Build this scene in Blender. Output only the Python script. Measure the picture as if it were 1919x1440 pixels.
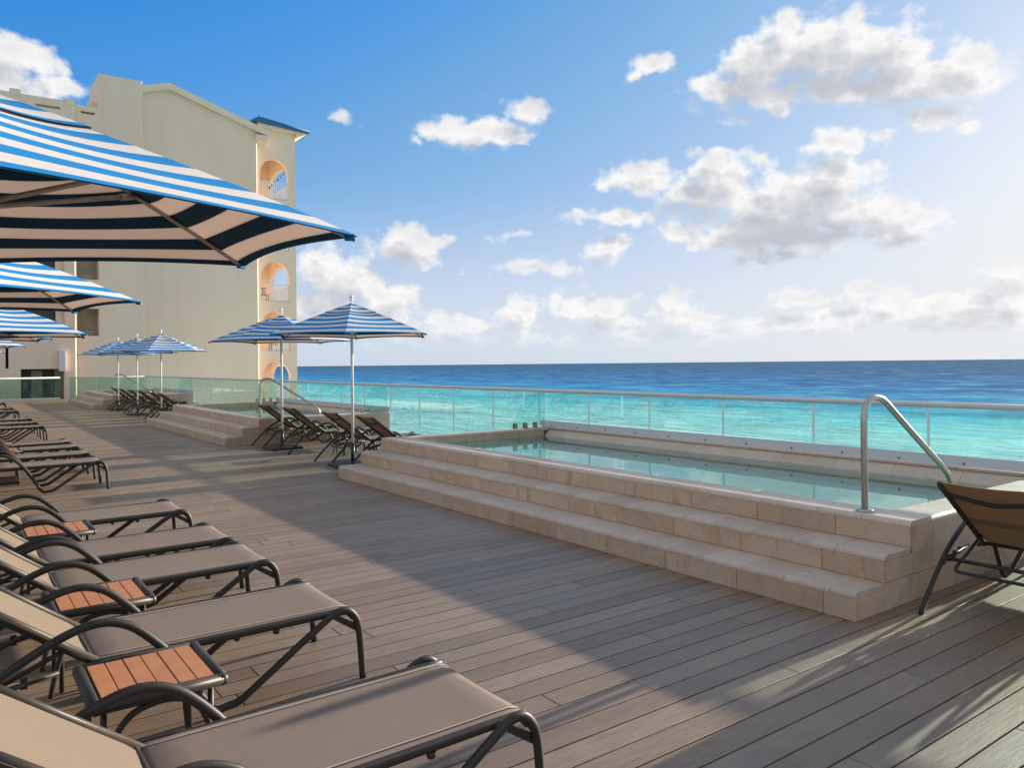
import bpy, math, random
from mathutils import Vector, Matrix
random.seed(7)
R_ = math.radians
SC = bpy.context.scene
COL = SC.collection
for o in list(bpy.data.objects): bpy.data.objects.remove(o)

# ---------------------------------------------------------------- camera
F_PX, CXP, CYP, ROLL, TH, CAM_H = 1447.8, 959.5, 681.12, -0.0101243, 2.20232, 1.55
cr, sr = math.cos(ROLL), math.sin(ROLL)
_B = Matrix(((math.sin(TH), -math.cos(TH), 0), (math.cos(TH), math.sin(TH), 0), (0, 0, 1)))
CR = _B @ Vector((cr, 0, sr)); CU = _B @ Vector((-sr, 0, cr)); CF = _B @ Vector((0, 1, 0))
cam = bpy.data.cameras.new('camera'); camo = bpy.data.objects.new('camera', cam); COL.objects.link(camo)
M = Matrix.Identity(4)
for i in range(3):
    M[i][0], M[i][1], M[i][2] = CR[i], CU[i], -CF[i]
M[2][3] = CAM_H
camo.matrix_world = M
cam.sensor_fit = 'HORIZONTAL'; cam.sensor_width = 36; cam.lens = F_PX * 36 / 1919
cam.shift_y = (CYP - 720) / 1919
cam.clip_start = 0.05; cam.clip_end = 40000
SC.camera = camo

# ---------------------------------------------------------------- light
SUN_EL, SUN_AZ = R_(12.4), R_(4.0)            # azimuth from +X towards +Y
SUN_DIR = Vector((math.cos(SUN_EL) * math.cos(SUN_AZ), math.cos(SUN_EL) * math.sin(SUN_AZ), math.sin(SUN_EL)))
sl = bpy.data.lights.new('sun', 'SUN'); sl.energy = 5.0; sl.angle = R_(0.6); sl.color = (1.0, 0.87, 0.71)
so = bpy.data.objects.new('sun', sl); COL.objects.link(so)
so.rotation_euler = (-SUN_DIR).to_track_quat('-Z', 'Y').to_euler()
SC.view_settings.view_transform = 'Standard'; SC.view_settings.look = 'None'
SC.view_settings.gamma = 1; SC.view_settings.use_curve_mapping = False
SC.view_settings.exposure = 0.98
SKY_STRENGTH = 0.085
SKY_TOP = 5.5
CLOUD_LIT, CLOUD_DARK = 6.2, 3.75              # cloud radiance in the sky texture's units

def azel(px, py):
    d = CF + (px - CXP) / F_PX * CR - (py - CYP) / F_PX * CU
    d.normalize()
    return math.atan2(d.y, d.x), math.asin(d.z)

class NT:
    """small helper for node trees"""
    def __init__(s, t): s.t = t; s.n = t.nodes; s.l = t.links
    def new(s, ty, **kw):
        n = s.n.new(ty)
        for k, v in kw.items(): setattr(n, k, v)
        return n
    def put(s, sock, v):
        if isinstance(v, bpy.types.NodeSocket): s.l.new(v, sock)
        elif v is not None: sock.default_value = v
    def math(s, op, a, b=None, c=None, clamp=False):
        n = s.new('ShaderNodeMath', operation=op, use_clamp=clamp)
        s.put(n.inputs[0], a)
        if b is not None: s.put(n.inputs[1], b)
        if c is not None: s.put(n.inputs[2], c)
        return n.outputs[0]
    def vec(s, op, a, b=None, c=None, out=0):
        n = s.new('ShaderNodeVectorMath', operation=op)
        s.put(n.inputs[0], a)
        if b is not None: s.put(n.inputs[1], b)
        if c is not None: s.put(n.inputs[2], c)
        return n.outputs['Value'] if out == 'v' else n.outputs[0]
    def noise(s, v, scale, detail=4, rough=.55, col=False, dist=0):
        n = s.new('ShaderNodeTexNoise')
        s.put(n.inputs['Vector'], v); n.inputs['Scale'].default_value = scale
        n.inputs['Detail'].default_value = detail; n.inputs['Roughness'].default_value = rough
        n.inputs['Distortion'].default_value = dist
        return n.outputs['Color' if col else 'Fac']
    def ramp(s, f, stops, interp='LINEAR'):
        n = s.new('ShaderNodeValToRGB'); s.put(n.inputs[0], f)
        e = n.color_ramp; e.interpolation = interp
        while len(e.elements) < len(stops): e.elements.new(.5)
        for x, (p, c) in zip(e.elements, stops):
            x.position = p; x.color = (*c, 1) if len(c) == 3 else c
        return n.outputs[0]
    def mix(s, f, a, b, blend='MIX'):
        n = s.new('ShaderNodeMix', data_type='RGBA', blend_type=blend)
        s.put(n.inputs[0], f)
        s.put(n.inputs[6], (*a, 1) if isinstance(a, tuple) and len(a) == 3 else a)
        s.put(n.inputs[7], (*b, 1) if isinstance(b, tuple) and len(b) == 3 else b)
        return n.outputs[2]
    def mrange(s, v, a, b, c=0., d=1., smooth=True):
        n = s.new('ShaderNodeMapRange', interpolation_type='SMOOTHSTEP' if smooth else 'LINEAR')
        for i, x in enumerate((v, a, b, c, d)): s.put(n.inputs[i], x)
        return n.outputs[0]

# ---- sky: Nishita with cumulus clouds laid out by direction
world = bpy.data.worlds.new('World'); SC.world = world; world.use_nodes = True
wt = NT(world.node_tree); wt.n.clear()
CLOUDS = [  # pixel of the photograph's direction, half width, half height, weight
 (1425,125,75,70,1),(1530,105,110,72,1),(1640,115,125,72,1),(1740,150,120,55,1),(1365,172,72,26,1),(1590,165,230,34,1),(1480,60,60,36,.9),(1800,165,75,26,.8),(1600,50,50,35,.8),
 (1218,125,46,22,.75),(1186,141,22,17,.75),(975,212,46,26,1),(905,252,66,22,.85),(826,243,46,17,.8),(940,262,40,14,.7),(640,228,18,16,.4),(790,262,20,8,.4),
 (756,468,66,40,1),(590,508,40,40,.75),(635,535,62,46,1),(722,562,48,36,1),(690,550,45,30,.9),(610,585,80,32,.7),
 (1192,340,58,28,.95),(1215,318,26,16,.8),(1150,410,64,17,.85),(1328,310,40,27,1),(1345,360,120,40,1),(1430,370,80,38,1),(1555,345,85,38,1),(1590,380,130,36,1),(1470,405,210,38,1),(1695,408,75,24,1),(1490,438,200,26,1),(1150,468,38,18,.75),(1455,475,66,24,.7),
 (1572,270,52,28,.85),(1742,222,46,22,.8),(1645,258,34,10,.6),(1795,240,18,10,.5),(1530,285,26,12,.6),
 (35,110,66,46,.9),(75,165,66,30,.8),(0,150,60,60,.8),
 (975,590,55,30,.6),(1030,570,36,26,.55),(1110,575,55,30,.7),(1160,605,60,18,.6),(890,615,90,18,.5),(830,600,26,12,.5),(1270,585,70,24,.65),(1335,592,34,12,.6),(1510,560,66,14,.7),(1635,550,46,22,.8),(1740,580,90,22,.7),(1870,560,70,26,.7),(1000,500,70,10,.4),(960,440,26,7,.35),(1620,610,200,16,.6),(1150,635,260,16,.5),(700,600,90,26,.6),(850,640,120,14,.5),(1420,610,150,16,.55),(1850,600,120,20,.6),(1250,560,40,16,.5),(1680,560,60,18,.6),(1560,600,60,16,.6),(1900,520,90,24,.5),(1400,225,30,10,.5),(1290,430,60,14,.6),(1690,440,70,16,.7),(1380,330,60,40,.9),(1470,345,60,30,.8),
]
def blob_list():
    L = []
    for x, y, w, h, k in CLOUDS:
        a, e = azel(x, y); a1, _ = azel(x + w, y); _, e1 = azel(x, y - h)
        L.append((a, e, abs(a1 - a) * 1.2, abs(e1 - e) * 1.16, k * 1.05))
    return L
g = bpy.data.node_groups.new('cloud_density', 'ShaderNodeTree')
g.interface.new_socket('P', in_out='INPUT', socket_type='NodeSocketVector')
g.interface.new_socket('Detail', in_out='INPUT', socket_type='NodeSocketFloat')
g.interface.new_socket('D', in_out='OUTPUT', socket_type='NodeSocketFloat')
gt = NT(g); gi = gt.new('NodeGroupInput'); go = gt.new('NodeGroupOutput')
P = gi.outputs[0]
warp = gt.noise(gt.vec('MULTIPLY', P, (1, 1.35, 1)), 9, 3, .5, col=True)
warp = gt.vec('MULTIPLY', gt.vec('SUBTRACT', warp, (.5, .5, .5)), (.075, .05, 0))
Pw = gt.vec('ADD', P, warp)
acc = None
for a, e, wa, we, k in blob_list():
    q = gt.vec('MULTIPLY_ADD', Pw, (1 / wa, 1 / we, 0), (-a / wa, -e / we, 0))
    l = gt.vec('LENGTH', q, out='v')
    d = gt.math('MULTIPLY_ADD', l, -k, k)
    acc = d if acc is None else gt.math('MAXIMUM', acc, d)
def vor(sc):
    n = gt.new('ShaderNodeTexVoronoi', feature='F1', voronoi_dimensions='2D'); n.inputs['Scale'].default_value = sc
    gt.l.new(gt.vec('ADD', P, gt.vec('MULTIPLY', warp, (.35, .35, 0))), n.inputs['Vector']); return n.outputs['Distance']
puff = gt.math('ADD', gt.math('MULTIPLY_ADD', vor(28), -.45, .225), gt.math('MULTIPLY_ADD', vor(64), -.30, .14))
n1 = gt.noise(gt.vec('MULTIPLY', P, (1, 1.25, 1)), 24, 9, .60); gt.l.new(gi.outputs[1], n1.node.inputs['Detail'])
# unseen clouds added overhead and behind the camera to whiten the fill light
sepP = gt.new('ShaderNodeSeparateXYZ'); gt.l.new(P, sepP.inputs[0])
A, E_ = sepP.outputs[0], sepP.outputs[1]
cE = gt.math('COSINE', E_); dir_ = gt.new('ShaderNodeCombineXYZ')
gt.l.new(gt.math('MULTIPLY', cE, gt.math('COSINE', A)), dir_.inputs[0]); gt.l.new(gt.math('MULTIPLY', cE, gt.math('SINE', A)), dir_.inputs[1]); gt.l.new(gt.math('SINE', E_), dir_.inputs[2])
fill_clouds = gt.noise(dir_.outputs[0], 3.2, 4, .55)
away = gt.math('MAXIMUM', gt.math('MAXIMUM', gt.mrange(A, 1.62, 1.95), gt.mrange(A, .30, .05)), gt.mrange(E_, .50, .75))
fill_clouds = gt.math('MULTIPLY', gt.math('MULTIPLY_ADD', fill_clouds, 6.0, -2.6), away)
fill_clouds = gt.math('MULTIPLY_ADD', gt.math('SUBTRACT', 1.0, away), -2.0, fill_clouds)
acc = gt.math('MAXIMUM', acc, fill_clouds)
d = gt.math('ADD', acc, gt.math('ADD', gt.math('MULTIPLY_ADD', n1, 2.1, -1.05), puff))
gt.l.new(d, go.inputs[0])
tc = wt.new('ShaderNodeTexCoord'); sep = wt.new('ShaderNodeSeparateXYZ'); wt.l.new(tc.outputs['Generated'], sep.inputs[0])
az = wt.math('ARCTAN2', sep.outputs[1], sep.outputs[0])
az = wt.math('ADD', az, wt.math('MULTIPLY', wt.math('LESS_THAN', az, -.55), 2 * math.pi))   # seam behind the camera
el = wt.math('ARCSINE', sep.outputs[2])
cb = wt.new('ShaderNodeCombineXYZ'); wt.l.new(az, cb.inputs[0]); wt.l.new(el, cb.inputs[1])
def dens(v, det):
    n = wt.new('ShaderNodeGroup'); n.node_tree = g; wt.l.new(v, n.inputs[0]); n.inputs[1].default_value = det; return n.outputs[0]
d0 = dens(cb.outputs[0], 9); d1 = dens(wt.vec('ADD', cb.outputs[0], (-.018, .024, 0)), 3)
soft = wt.math('MULTIPLY', wt.math('SUBTRACT', d1, d0, clamp=True), .9)      # crisp lit tops, feathered undersides
alpha = wt.mrange(d0, wt.math('MULTIPLY_ADD', soft, -.3, -.12), wt.math('ADD', soft, .50))
alpha = wt.math('MULTIPLY', alpha, wt.mrange(el, .004, .06))
thick = wt.math('ADD', wt.math('MAXIMUM', d1, 0), wt.math('MULTIPLY', wt.math('MAXIMUM', wt.math('SUBTRACT', d0, d1), -.25), .22))
lit = wt.math('POWER', 2.718, wt.math('MULTIPLY', thick, -1.25))
lit = wt.mrange(lit, .28, .95, smooth=False)
base_ = None                                   # flat shaded bases of the larger cumulus
for x, y, w, h, k in ((1510,440,215,30,1.5),(1265,388,80,18,1.0),(1530,165,190,34,.9),(1640,110,80,30,.6),(760,482,46,16,.7),(640,560,60,22,.6),(1120,615,80,16,.6)):
    a, e = azel(x, y); a1, _ = azel(x + w, y); _, e1 = azel(x, y - h); wa, we = abs(a1 - a), abs(e1 - e)
    q_ = wt.vec('MULTIPLY_ADD', cb.outputs[0], (1 / wa, 1 / we, 0), (-a / wa, -e / we, 0))
    b_ = wt.math('MULTIPLY_ADD', wt.vec('LENGTH', q_, out='v'), -k, k)
    base_ = b_ if base_ is None else wt.math('MAXIMUM', base_, b_)
lit = wt.math('MULTIPLY', lit, wt.math('SUBTRACT', 1.0, wt.math('MULTIPLY', wt.mrange(base_, 0, .9), .85)))
sky = wt.new('ShaderNodeTexSky', sky_type='NISHITA'); sky.sun_disc = False
sky.sun_elevation = SUN_EL; sky.sun_rotation = math.pi / 2 - SUN_AZ
sky.altitude = 20; sky.air_density = 1.0; sky.dust_density = 1.0; sky.ozone_density = 1.0
bw = wt.new('ShaderNodeRGBToBW'); wt.l.new(sky.outputs[0], bw.inputs[0])
# film-like shoulder on the sky's luminance, hue running from deep blue to white with it
lum = wt.math('POWER', wt.math('DIVIDE', bw.outputs[0], 5.4), 1.15)
lum = wt.math('SUBTRACT', 1.0, wt.math('POWER', 2.71828, wt.math('MULTIPLY', lum, -1.0)))
hue = wt.ramp(lum, [(.12, (.10, 1.15, 3.5)), (.20, (.11, 1.25, 3.55)), (.37, (.52, 1.20, 2.15)), (.56, (.72, 1.08, 1.62)), (.76, (.83, 1.02, 1.30)), (.90, (.92, 1.0, 1.14)), (1.0, (.98, 1.0, 1.01))])
skyb = wt.vec('SCALE', hue, None); skyb.node.inputs['Scale'].default_value = 1
wt.l.new(wt.math('MULTIPLY', lum, SKY_TOP), skyb.node.inputs['Scale'])
def rgb(v, c): return (v * c[0], v * c[1], v * c[2])
ccol = wt.mix(lit, rgb(CLOUD_DARK, (.86, .9, 1.0)), rgb(CLOUD_LIT, (1, .985, .965)))
skyc = wt.mix(wt.math('MULTIPLY', wt.mrange(el, .24, -.02), .72), skyb, rgb(SKY_TOP * .88, (.97, .99, 1.02)))   # pale marine air near the horizon
skyc = wt.mix(alpha, skyc, ccol)
bg = wt.new('ShaderNodeBackground'); bg.inputs[1].default_value = SKY_STRENGTH; wt.l.new(skyc, bg.inputs[0])
wo = wt.new('ShaderNodeOutputWorld'); wt.l.new(bg.outputs[0], wo.inputs[0])

cyc = SC.cycles; cyc.max_bounces = 7; cyc.diffuse_bounces = 3; cyc.glossy_bounces = 4; cyc.transmission_bounces = 4; cyc.transparent_max_bounces = 14
cyc.caustics_reflective = False; cyc.caustics_refractive = False

# ---------------------------------------------------------------- materials
def mat(name):
    m = bpy.data.materials.new(name); m.use_nodes = True
    t = NT(m.node_tree); t.n.clear()
    out = t.new('ShaderNodeOutputMaterial')
    return m, t, out
def pbsdf(t, base, rough=.5, metal=0, spec=.5, bump=None, bs=.3, bd=.01):
    p = t.new('ShaderNodeBsdfPrincipled')
    t.put(p.inputs['Base Color'], (*base, 1) if isinstance(base, tuple) else base)
    t.put(p.inputs['Roughness'], rough); t.put(p.inputs['Metallic'], metal); t.put(p.inputs['Specular IOR Level'], spec)
    if bump is not None:
        b = t.new('ShaderNodeBump'); b.inputs['Strength'].default_value = bs; b.inputs['Distance'].default_value = bd
        t.l.new(bump, b.inputs['Height']); t.l.new(b.outputs[0], p.inputs['Normal'])
    return p
def pos(t): return t.new('ShaderNodeNewGeometry').outputs['Position']
def objc(t): return t.new('ShaderNodeTexCoord').outputs['Object']
def rnd(t):
    a = t.new('ShaderNodeObjectInfo').outputs['Random']; b = t.new('ShaderNodeNewGeometry').outputs['Random Per Island']
    return t.math('FRACT', t.math('ADD', t.math('MULTIPLY', a, 7.31), t.math('MULTIPLY', b, 3.77)))
def simple(name, c, rough=.5, metal=0, spec=.5, var=.12, scale=6, bscale=0, bs=.1):
    m, t, o = mat(name)
    n = t.noise(objc(t), scale, 5, .6)
    col = t.mix(n, tuple(x * (1 - var) for x in c), tuple(min(1, x * (1 + var)) for x in c))
    rg = t.math('ADD', t.math('MULTIPLY', t.noise(objc(t), scale * 4, 3), .16), rough - .08)
    bp = t.noise(objc(t), bscale, 3) if bscale else None
    p = pbsdf(t, col, rg, metal, spec, bp, bs, .004)
    t.l.new(p.outputs[0], o.inputs[0]); return m

def make_deck():
    m, t, o = mat('composite_decking')
    P = pos(t); r = rnd(t)
    off = t.new('ShaderNodeCombineXYZ'); t.l.new(t.math('MULTIPLY', r, 37), off.inputs[0]); t.l.new(t.math('MULTIPLY', r, 11), off.inputs[2])
    v = t.vec('ADD', P, off.outputs[0])
    grain = t.noise(t.vec('MULTIPLY', v, (5.5, 62, 1)), 1, 8, .72)
    fine = t.noise(t.vec('MULTIPLY', v, (60, 260, 1)), 1, 4, .7)
    blot = t.noise(t.vec('MULTIPLY', v, (1.2, 5, 1)), 1, 4, .6)
    wear = t.noise(t.vec('MULTIPLY', P, (.7, .9, 1)), 1, 5, .6)
    c = t.ramp(r, [(0, (.21, .143, .088)), (.35, (.285, .20, .128)), (.7, (.33, .24, .158)), (1, (.24, .165, .103))])
    c = t.mix(t.mrange(grain, .3, .7), t.mix(.5, c, (.09, .062, .042)), c)
    c = t.mix(t.math('MULTIPLY', t.mrange(blot, .5, .75), .3), c, (.27, .225, .19))
    c = t.mix(t.math('MULTIPLY', t.mrange(wear, .5, .72), .38), c, (.13, .10, .08))
    c = t.mix(t.math('MULTIPLY', t.mrange(fine, .5, .7), .4), c, (.10, .07, .045))
    # pale scuffs
    sc = t.noise(t.vec('MULTIPLY', P, (9, 14, 1)), 1, 8, .72, dist=2.5)
    c = t.mix(t.math('MULTIPLY', t.mrange(sc, .635, .68), .42), c, (.42, .37, .32))
    rg = t.math('ADD', t.math('MULTIPLY', wear, .24), t.math('MULTIPLY_ADD', grain, .14, .26))
    p = pbsdf(t, c, rg, 0, .6, t.math('ADD', grain, t.math('ADD', t.math('MULTIPLY', blot, .4), t.math('MULTIPLY', fine, .35))), .5, .003)
    t.l.new(p.outputs[0], o.inputs[0]); return m
def make_stone(name, a, b, cdark, vein=.75):
    m, t, o = mat(name)
    P = pos(t); r = rnd(t)
    off = t.new('ShaderNodeCombineXYZ'); t.l.new(t.math('MULTIPLY', r, 23), off.inputs[0]); t.l.new(t.math('MULTIPLY', r, 9), off.inputs[1])
    v = t.vec('ADD', P, off.outputs[0])
    n = t.noise(v, 4.5, 7, .62, dist=.8); f = t.noise(v, 60, 4, .6)
    st = t.noise(t.vec('MULTIPLY', v, (7, 7, 1.6)), 1, 6, .65, dist=.6)
    c = t.mix(t.mrange(n, .3, .7), a, b)
    c = t.mix(t.math('MULTIPLY', t.mrange(r, .0, 1.), .5), c, t.mix(t.math('FRACT', t.math('MULTIPLY', r, 5.3)), (.44, .30, .19), (.66, .53, .41)))
    c = t.mix(t.math('MULTIPLY', t.mrange(st, .55, .72), vein), c, cdark)
    c = t.mix(t.math('MULTIPLY', t.mrange(f, .5, .68), .4), c, cdark)
    pits = t.noise(v, 130, 3, .5)
    p = pbsdf(t, c, t.math('MULTIPLY_ADD', n, .25, .38), 0, .4, t.math('ADD', f, t.math('MULTIPLY', pits, .5)), .3, .002)
    t.l.new(p.outputs[0], o.inputs[0]); return m
def make_stucco():
    m, t, o = mat('cream_stucco')
    P = pos(t)
    n = t.noise(t.vec('MULTIPLY', P, (.35, .35, .12)), 1, 6, .6); s = t.noise(t.vec('MULTIPLY', P, (1.6, 1.6, .10)), 1, 5, .6); f = t.noise(P, 22, 4, .6)
    c = t.mix(t.mrange(n, .3, .7), (.86, .655, .495), (.90, .71, .545))
    c = t.mix(t.math('MULTIPLY', t.mrange(s, .55, .75), .1), c, (.42, .37, .29))
    p = pbsdf(t, c, .85, 0, .2, f, .35, .01)
    t.l.new(p.outputs[0], o.inputs[0]); return m
def make_fabric(name, c, trans, tc, rough=.85, weave=900):
    m, t, o = mat(name)
    P = objc(t); n = t.noise(P, 3, 5, .6); w = t.noise(P, weave, 2)
    col = t.mix(n, tuple(x * .9 for x in c), tuple(min(1, x * 1.06) for x in c))
    p = pbsdf(t, col, rough, 0, .25, t.math('ADD', t.math('MULTIPLY', w, .15), n), .3, .012)
    tr = t.new('ShaderNodeBsdfTranslucent'); tr.inputs[0].default_value = (*tc, 1)
    ms = t.new('ShaderNodeMixShader'); ms.inputs[0].default_value = trans
    t.l.new(p.outputs[0], ms.inputs[1]); t.l.new(tr.outputs[0], ms.inputs[2]); t.l.new(ms.outputs[0], o.inputs[0]); return m
def make_glass(name, tint, extra=0.):
    m, t, o = mat(name)
    fr = t.new('ShaderNodeFresnel'); fr.inputs[0].default_value = 1.5
    tr = t.new('ShaderNodeBsdfTransparent'); tr.inputs[0].default_value = (*tint, 1)
    gl = t.new('ShaderNodeBsdfGlossy'); gl.inputs['Roughness'].default_value = .0; gl.inputs[0].default_value = (1, 1, 1, 1)
    df = t.new('ShaderNodeBsdfDiffuse'); df.inputs[0].default_value = (.62, .78, .76, 1)
    salt = t.noise(t.vec('MULTIPLY', pos(t), (1, 1, .35)), 3.5, 6, .7)
    m1 = t.new('ShaderNodeMixShader'); t.l.new(t.math('MULTIPLY_ADD', t.mrange(salt, .40, .75), .09, extra), m1.inputs[0])
    t.l.new(tr.outputs[0], m1.inputs[1]); t.l.new(df.outputs[0], m1.inputs[2])
    ms = t.new('ShaderNodeMixShader'); t.l.new(t.math('MULTIPLY', fr.outputs[0], .2), ms.inputs[0])
    t.l.new(m1.outputs[0], ms.inputs[1]); t.l.new(gl.outputs[0], ms.inputs[2]); t.l.new(ms.outputs[0], o.inputs[0]); return m
def make_poolwater():
    m, t, o = mat('pool_water')
    P = pos(t)
    h = t.noise(t.vec('MULTIPLY', P, (2.2, 1.3, 1)), 1.6, 3, .5, dist=.4)
    b = t.new('ShaderNodeBump'); b.inputs['Strength'].default_value = .06; b.inputs['Distance'].default_value = .02; t.l.new(h, b.inputs['Height'])
    fr = t.new('ShaderNodeFresnel'); fr.inputs[0].default_value = 1.33; t.l.new(b.outputs[0], fr.inputs['Normal'])
    tr = t.new('ShaderNodeBsdfTransparent'); tr.inputs[0].default_value = (.55, .84, .77, 1)
    df = t.new('ShaderNodeBsdfDiffuse'); df.inputs[0].default_value = (.09, .48, .38, 1)
    mm = t.new('ShaderNodeMixShader'); mm.inputs[0].default_value = .55; t.l.new(tr.outputs[0], mm.inputs[1]); t.l.new(df.outputs[0], mm.inputs[2])
    gl = t.new('ShaderNodeBsdfGlossy'); gl.inputs['Roughness'].default_value = .01; t.l.new(b.outputs[0], gl.inputs['Normal'])
    ms = t.new('ShaderNodeMixShader'); t.l.new(t.math('POWER', fr.outputs[0], .5), ms.inputs[0])
    t.l.new(mm.outputs[0], ms.inputs[1]); t.l.new(gl.outputs[0], ms.inputs[2]); t.l.new(ms.outputs[0], o.inputs[0]); return m
def make_sea():
    m, t, o = mat('sea_water')
    P = pos(t); sp = t.new('ShaderNodeSeparateXYZ'); t.l.new(P, sp.inputs[0])
    big = t.noise(t.vec('MULTIPLY', P, (.006, .0022, 0)), 1, 5, .6)
    x = t.math('ADD', sp.outputs[0], t.math('MULTIPLY_ADD', big, 260, -130))
    f = t.mrange(x, 0, 1500, 0, 1, smooth=False)
    c = t.ramp(f, [(0, (.50, .84, .82)), (.075, (.42, .82, .80)), (.115, (.24, .74, .76)), (.145, (.07, .58, .69)), (.18, (.004, .29, .60)), (.30, (.003, .155, .46)), (.6, (.003, .085, .30)), (1, (.005, .065, .19))])
    pat = t.noise(t.vec('MULTIPLY', P, (.034, .030, 0)), 1, 10, .70)  # pat, farp, rip: wave shading painted as dark troughs and bright faces
    farp = t.noise(t.vec('MULTIPLY', P, (.020, .016, 0)), 1, 10, .74)
    c = t.mix(t.math('MULTIPLY', t.math('MULTIPLY', t.mrange(farp, .53, .42), t.mrange(sp.outputs[0], 170, 480, .25, 1.)), .85), c, t.mix(.65, c, (0, .03, .10)))
    c = t.mix(t.math('MULTIPLY', t.mrange(farp, .53, .62), .35), c, t.mix(.5, c, (.12, .42, .60)))
    rip = t.noise(t.vec('MULTIPLY', P, (.16, .13, 0)), 1, 8, .72)
    c = t.mix(t.math('MULTIPLY', t.math('MULTIPLY', t.mrange(rip, .53, .38), t.mrange(sp.outputs[0], 130, 420, .45, 1.)), .8), c, t.mix(.6, c, (0, .035, .10)))
    c = t.mix(t.math('MULTIPLY', t.mrange(pat, .48, .62), .6), c, t.mix(.5, c, (.22, .74, .74)))
    c = t.mix(t.math('MULTIPLY', t.mrange(pat, .50, .38), .6), c, t.mix(.55, c, (0, .12, .22)))
    # foam lines of small breakers, and whitecaps further out
    fl = t.noise(t.vec('MULTIPLY', P, (.045, .009, 0)), 1, 8, .68, dist=.7)
    ff = t.noise(t.vec('MULTIPLY', P, (.5, .18, 0)), 1, 6, .75)
    near = t.mrange(sp.outputs[0], 330, 60)
    fm = t.math('MULTIPLY', t.math('MULTIPLY', t.mrange(fl, .535, .62), t.mrange(ff, .40, .6)), t.math('MULTIPLY_ADD', near, .9, .10))
    wc = t.noise(t.vec('MULTIPLY', P, (.13, .05, 0)), 1, 7, .7)
    fm = t.math('MAXIMUM', fm, t.math('MULTIPLY', t.mrange(wc, .70, .76), .7))
    c = t.mix(fm, c, (.75, .82, .82))
    w1 = t.noise(t.vec('MULTIPLY', P, (.22, .07, 0)), 1, 8, .66); w2 = t.noise(t.vec('MULTIPLY', P, (.035, .012, 0)), 1, 4, .6)
    hgt = t.math('ADD', w1, t.math('MULTIPLY', w2, 2.2))
    bp = t.new('ShaderNodeBump'); bp.inputs['Strength'].default_value = 1.0; bp.inputs['Distance'].default_value = 3.0; t.l.new(hgt, bp.inputs['Height'])
    df = t.new('ShaderNodeBsdfDiffuse'); t.l.new(c, df.inputs[0]); t.l.new(bp.outputs[0], df.inputs['Normal'])
    gl = t.new('ShaderNodeBsdfGlossy'); gl.inputs['Roughness'].default_value = .30; t.l.new(bp.outputs[0], gl.inputs['Normal'])
    ms = t.new('ShaderNodeMixShader'); ms.inputs[0].default_value = .16       # wave slopes keep a rough sea's mean reflectance low
    t.l.new(df.outputs[0], ms.inputs[1]); t.l.new(gl.outputs[0], ms.inputs[2])
    t.l.new(ms.outputs[0], o.inputs[0]); return m

MT = dict(
 deck=make_deck(),
 under=simple('joist_shadow_gap', (.008, .007, .006), .95),
 stone=make_stone('sandstone_tile', (.54, .375, .25), (.68, .50, .355), (.37, .23, .135)),
 tread=make_stone('worn_sandstone_tread', (.51, .405, .305), (.61, .495, .385), (.36, .265, .175), .5),
 grout=simple('grout', (.11, .085, .065), .9),
 poolfloor=simple('pool_floor_tile', (.62, .72, .66), .6, var=.15, scale=3),
 stucco=make_stucco(),
 white=simple('white_paint', (.78, .78, .76), .35, var=.05),
 plate=simple('pale_grey_plate', (.70, .69, .70), .4, var=.07, scale=2),
 rail=simple('grey_rail_paint', (.68, .63, .58), .4, .0, var=.06),
 steel=simple('brushed_steel', (.47, .44, .39), .24, 1, var=.08, scale=14),
 darksteel=simple('dark_screw', (.10, .10, .11), .4, .8),
 bronze=simple('bronze_frame_paint', (.038, .032, .026), .46, .0, .35, var=.25, scale=9, bscale=160, bs=.06),
 black=simple('black_metal', (.018, .018, .019), .4),
 sling=make_fabric('taupe_sling', (.295, .235, .195), .22, (.46, .31, .18)),
 slingback=make_fabric('cream_taupe_sling', (.275, .22, .165), .26, (.44, .29, .18)),
 seam=simple('hem_thread', (.46, .40, .34), .8),
 wood=simple('orange_brown_slat', (.50, .205, .082), .5, var=.22, scale=12, bscale=90, bs=.15),
 blue=make_fabric('blue_canvas', (.0, .205, .51), .04, (.002, .05, .16), .8, 500),
 blue_shade=make_fabric('blue_canvas_shaded_underside', (.004, .055, .125), .12, (0, .06, .14), .8, 500),  # blue canvas from below, its shade painted into the colour
 white_bounce=make_fabric('white_canvas_bounce_lit_underside', (.86, .75, .69), .6, (.85, .72, .65), .8, 500),  # white canvas from below, warm deck bounce painted into the colour
 whitec=make_fabric('white_canvas', (.80, .79, .77), .32, (.82, .74, .68), .8, 500),
 pole=simple('white_pole', (.84, .84, .84), .4, .0, var=.05),
 rib=simple('grey_rib', (.42, .38, .34), .4, .2, var=.1),
 glass=make_glass('railing_glass', (.85, .965, .955)),
 glass_end=make_glass('green_glass', (.70, .88, .80), .03),
 pane=simple('dark_window_glass', (.03, .035, .035), .08, var=.2),
 edge=simple('glass_edge', (.84, .95, .95), .2, var=.08),
 water=make_poolwater(), sea=make_sea(),
 roof=simple('blue_roof_tile', (.02, .13, .27), .6, var=.3, scale=3),
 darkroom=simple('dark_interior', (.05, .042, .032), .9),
 sand=simple('concrete_base', (.30, .28, .25), .9),
 taupe=simple('shaded_stucco_recess', (.40, .33, .22), .9, var=.2, scale=2),  # cream recess wall, its shade painted as a darker tone
 curtain=simple('olive_curtain', (.24, .20, .12), .9, var=.2),
)

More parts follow.
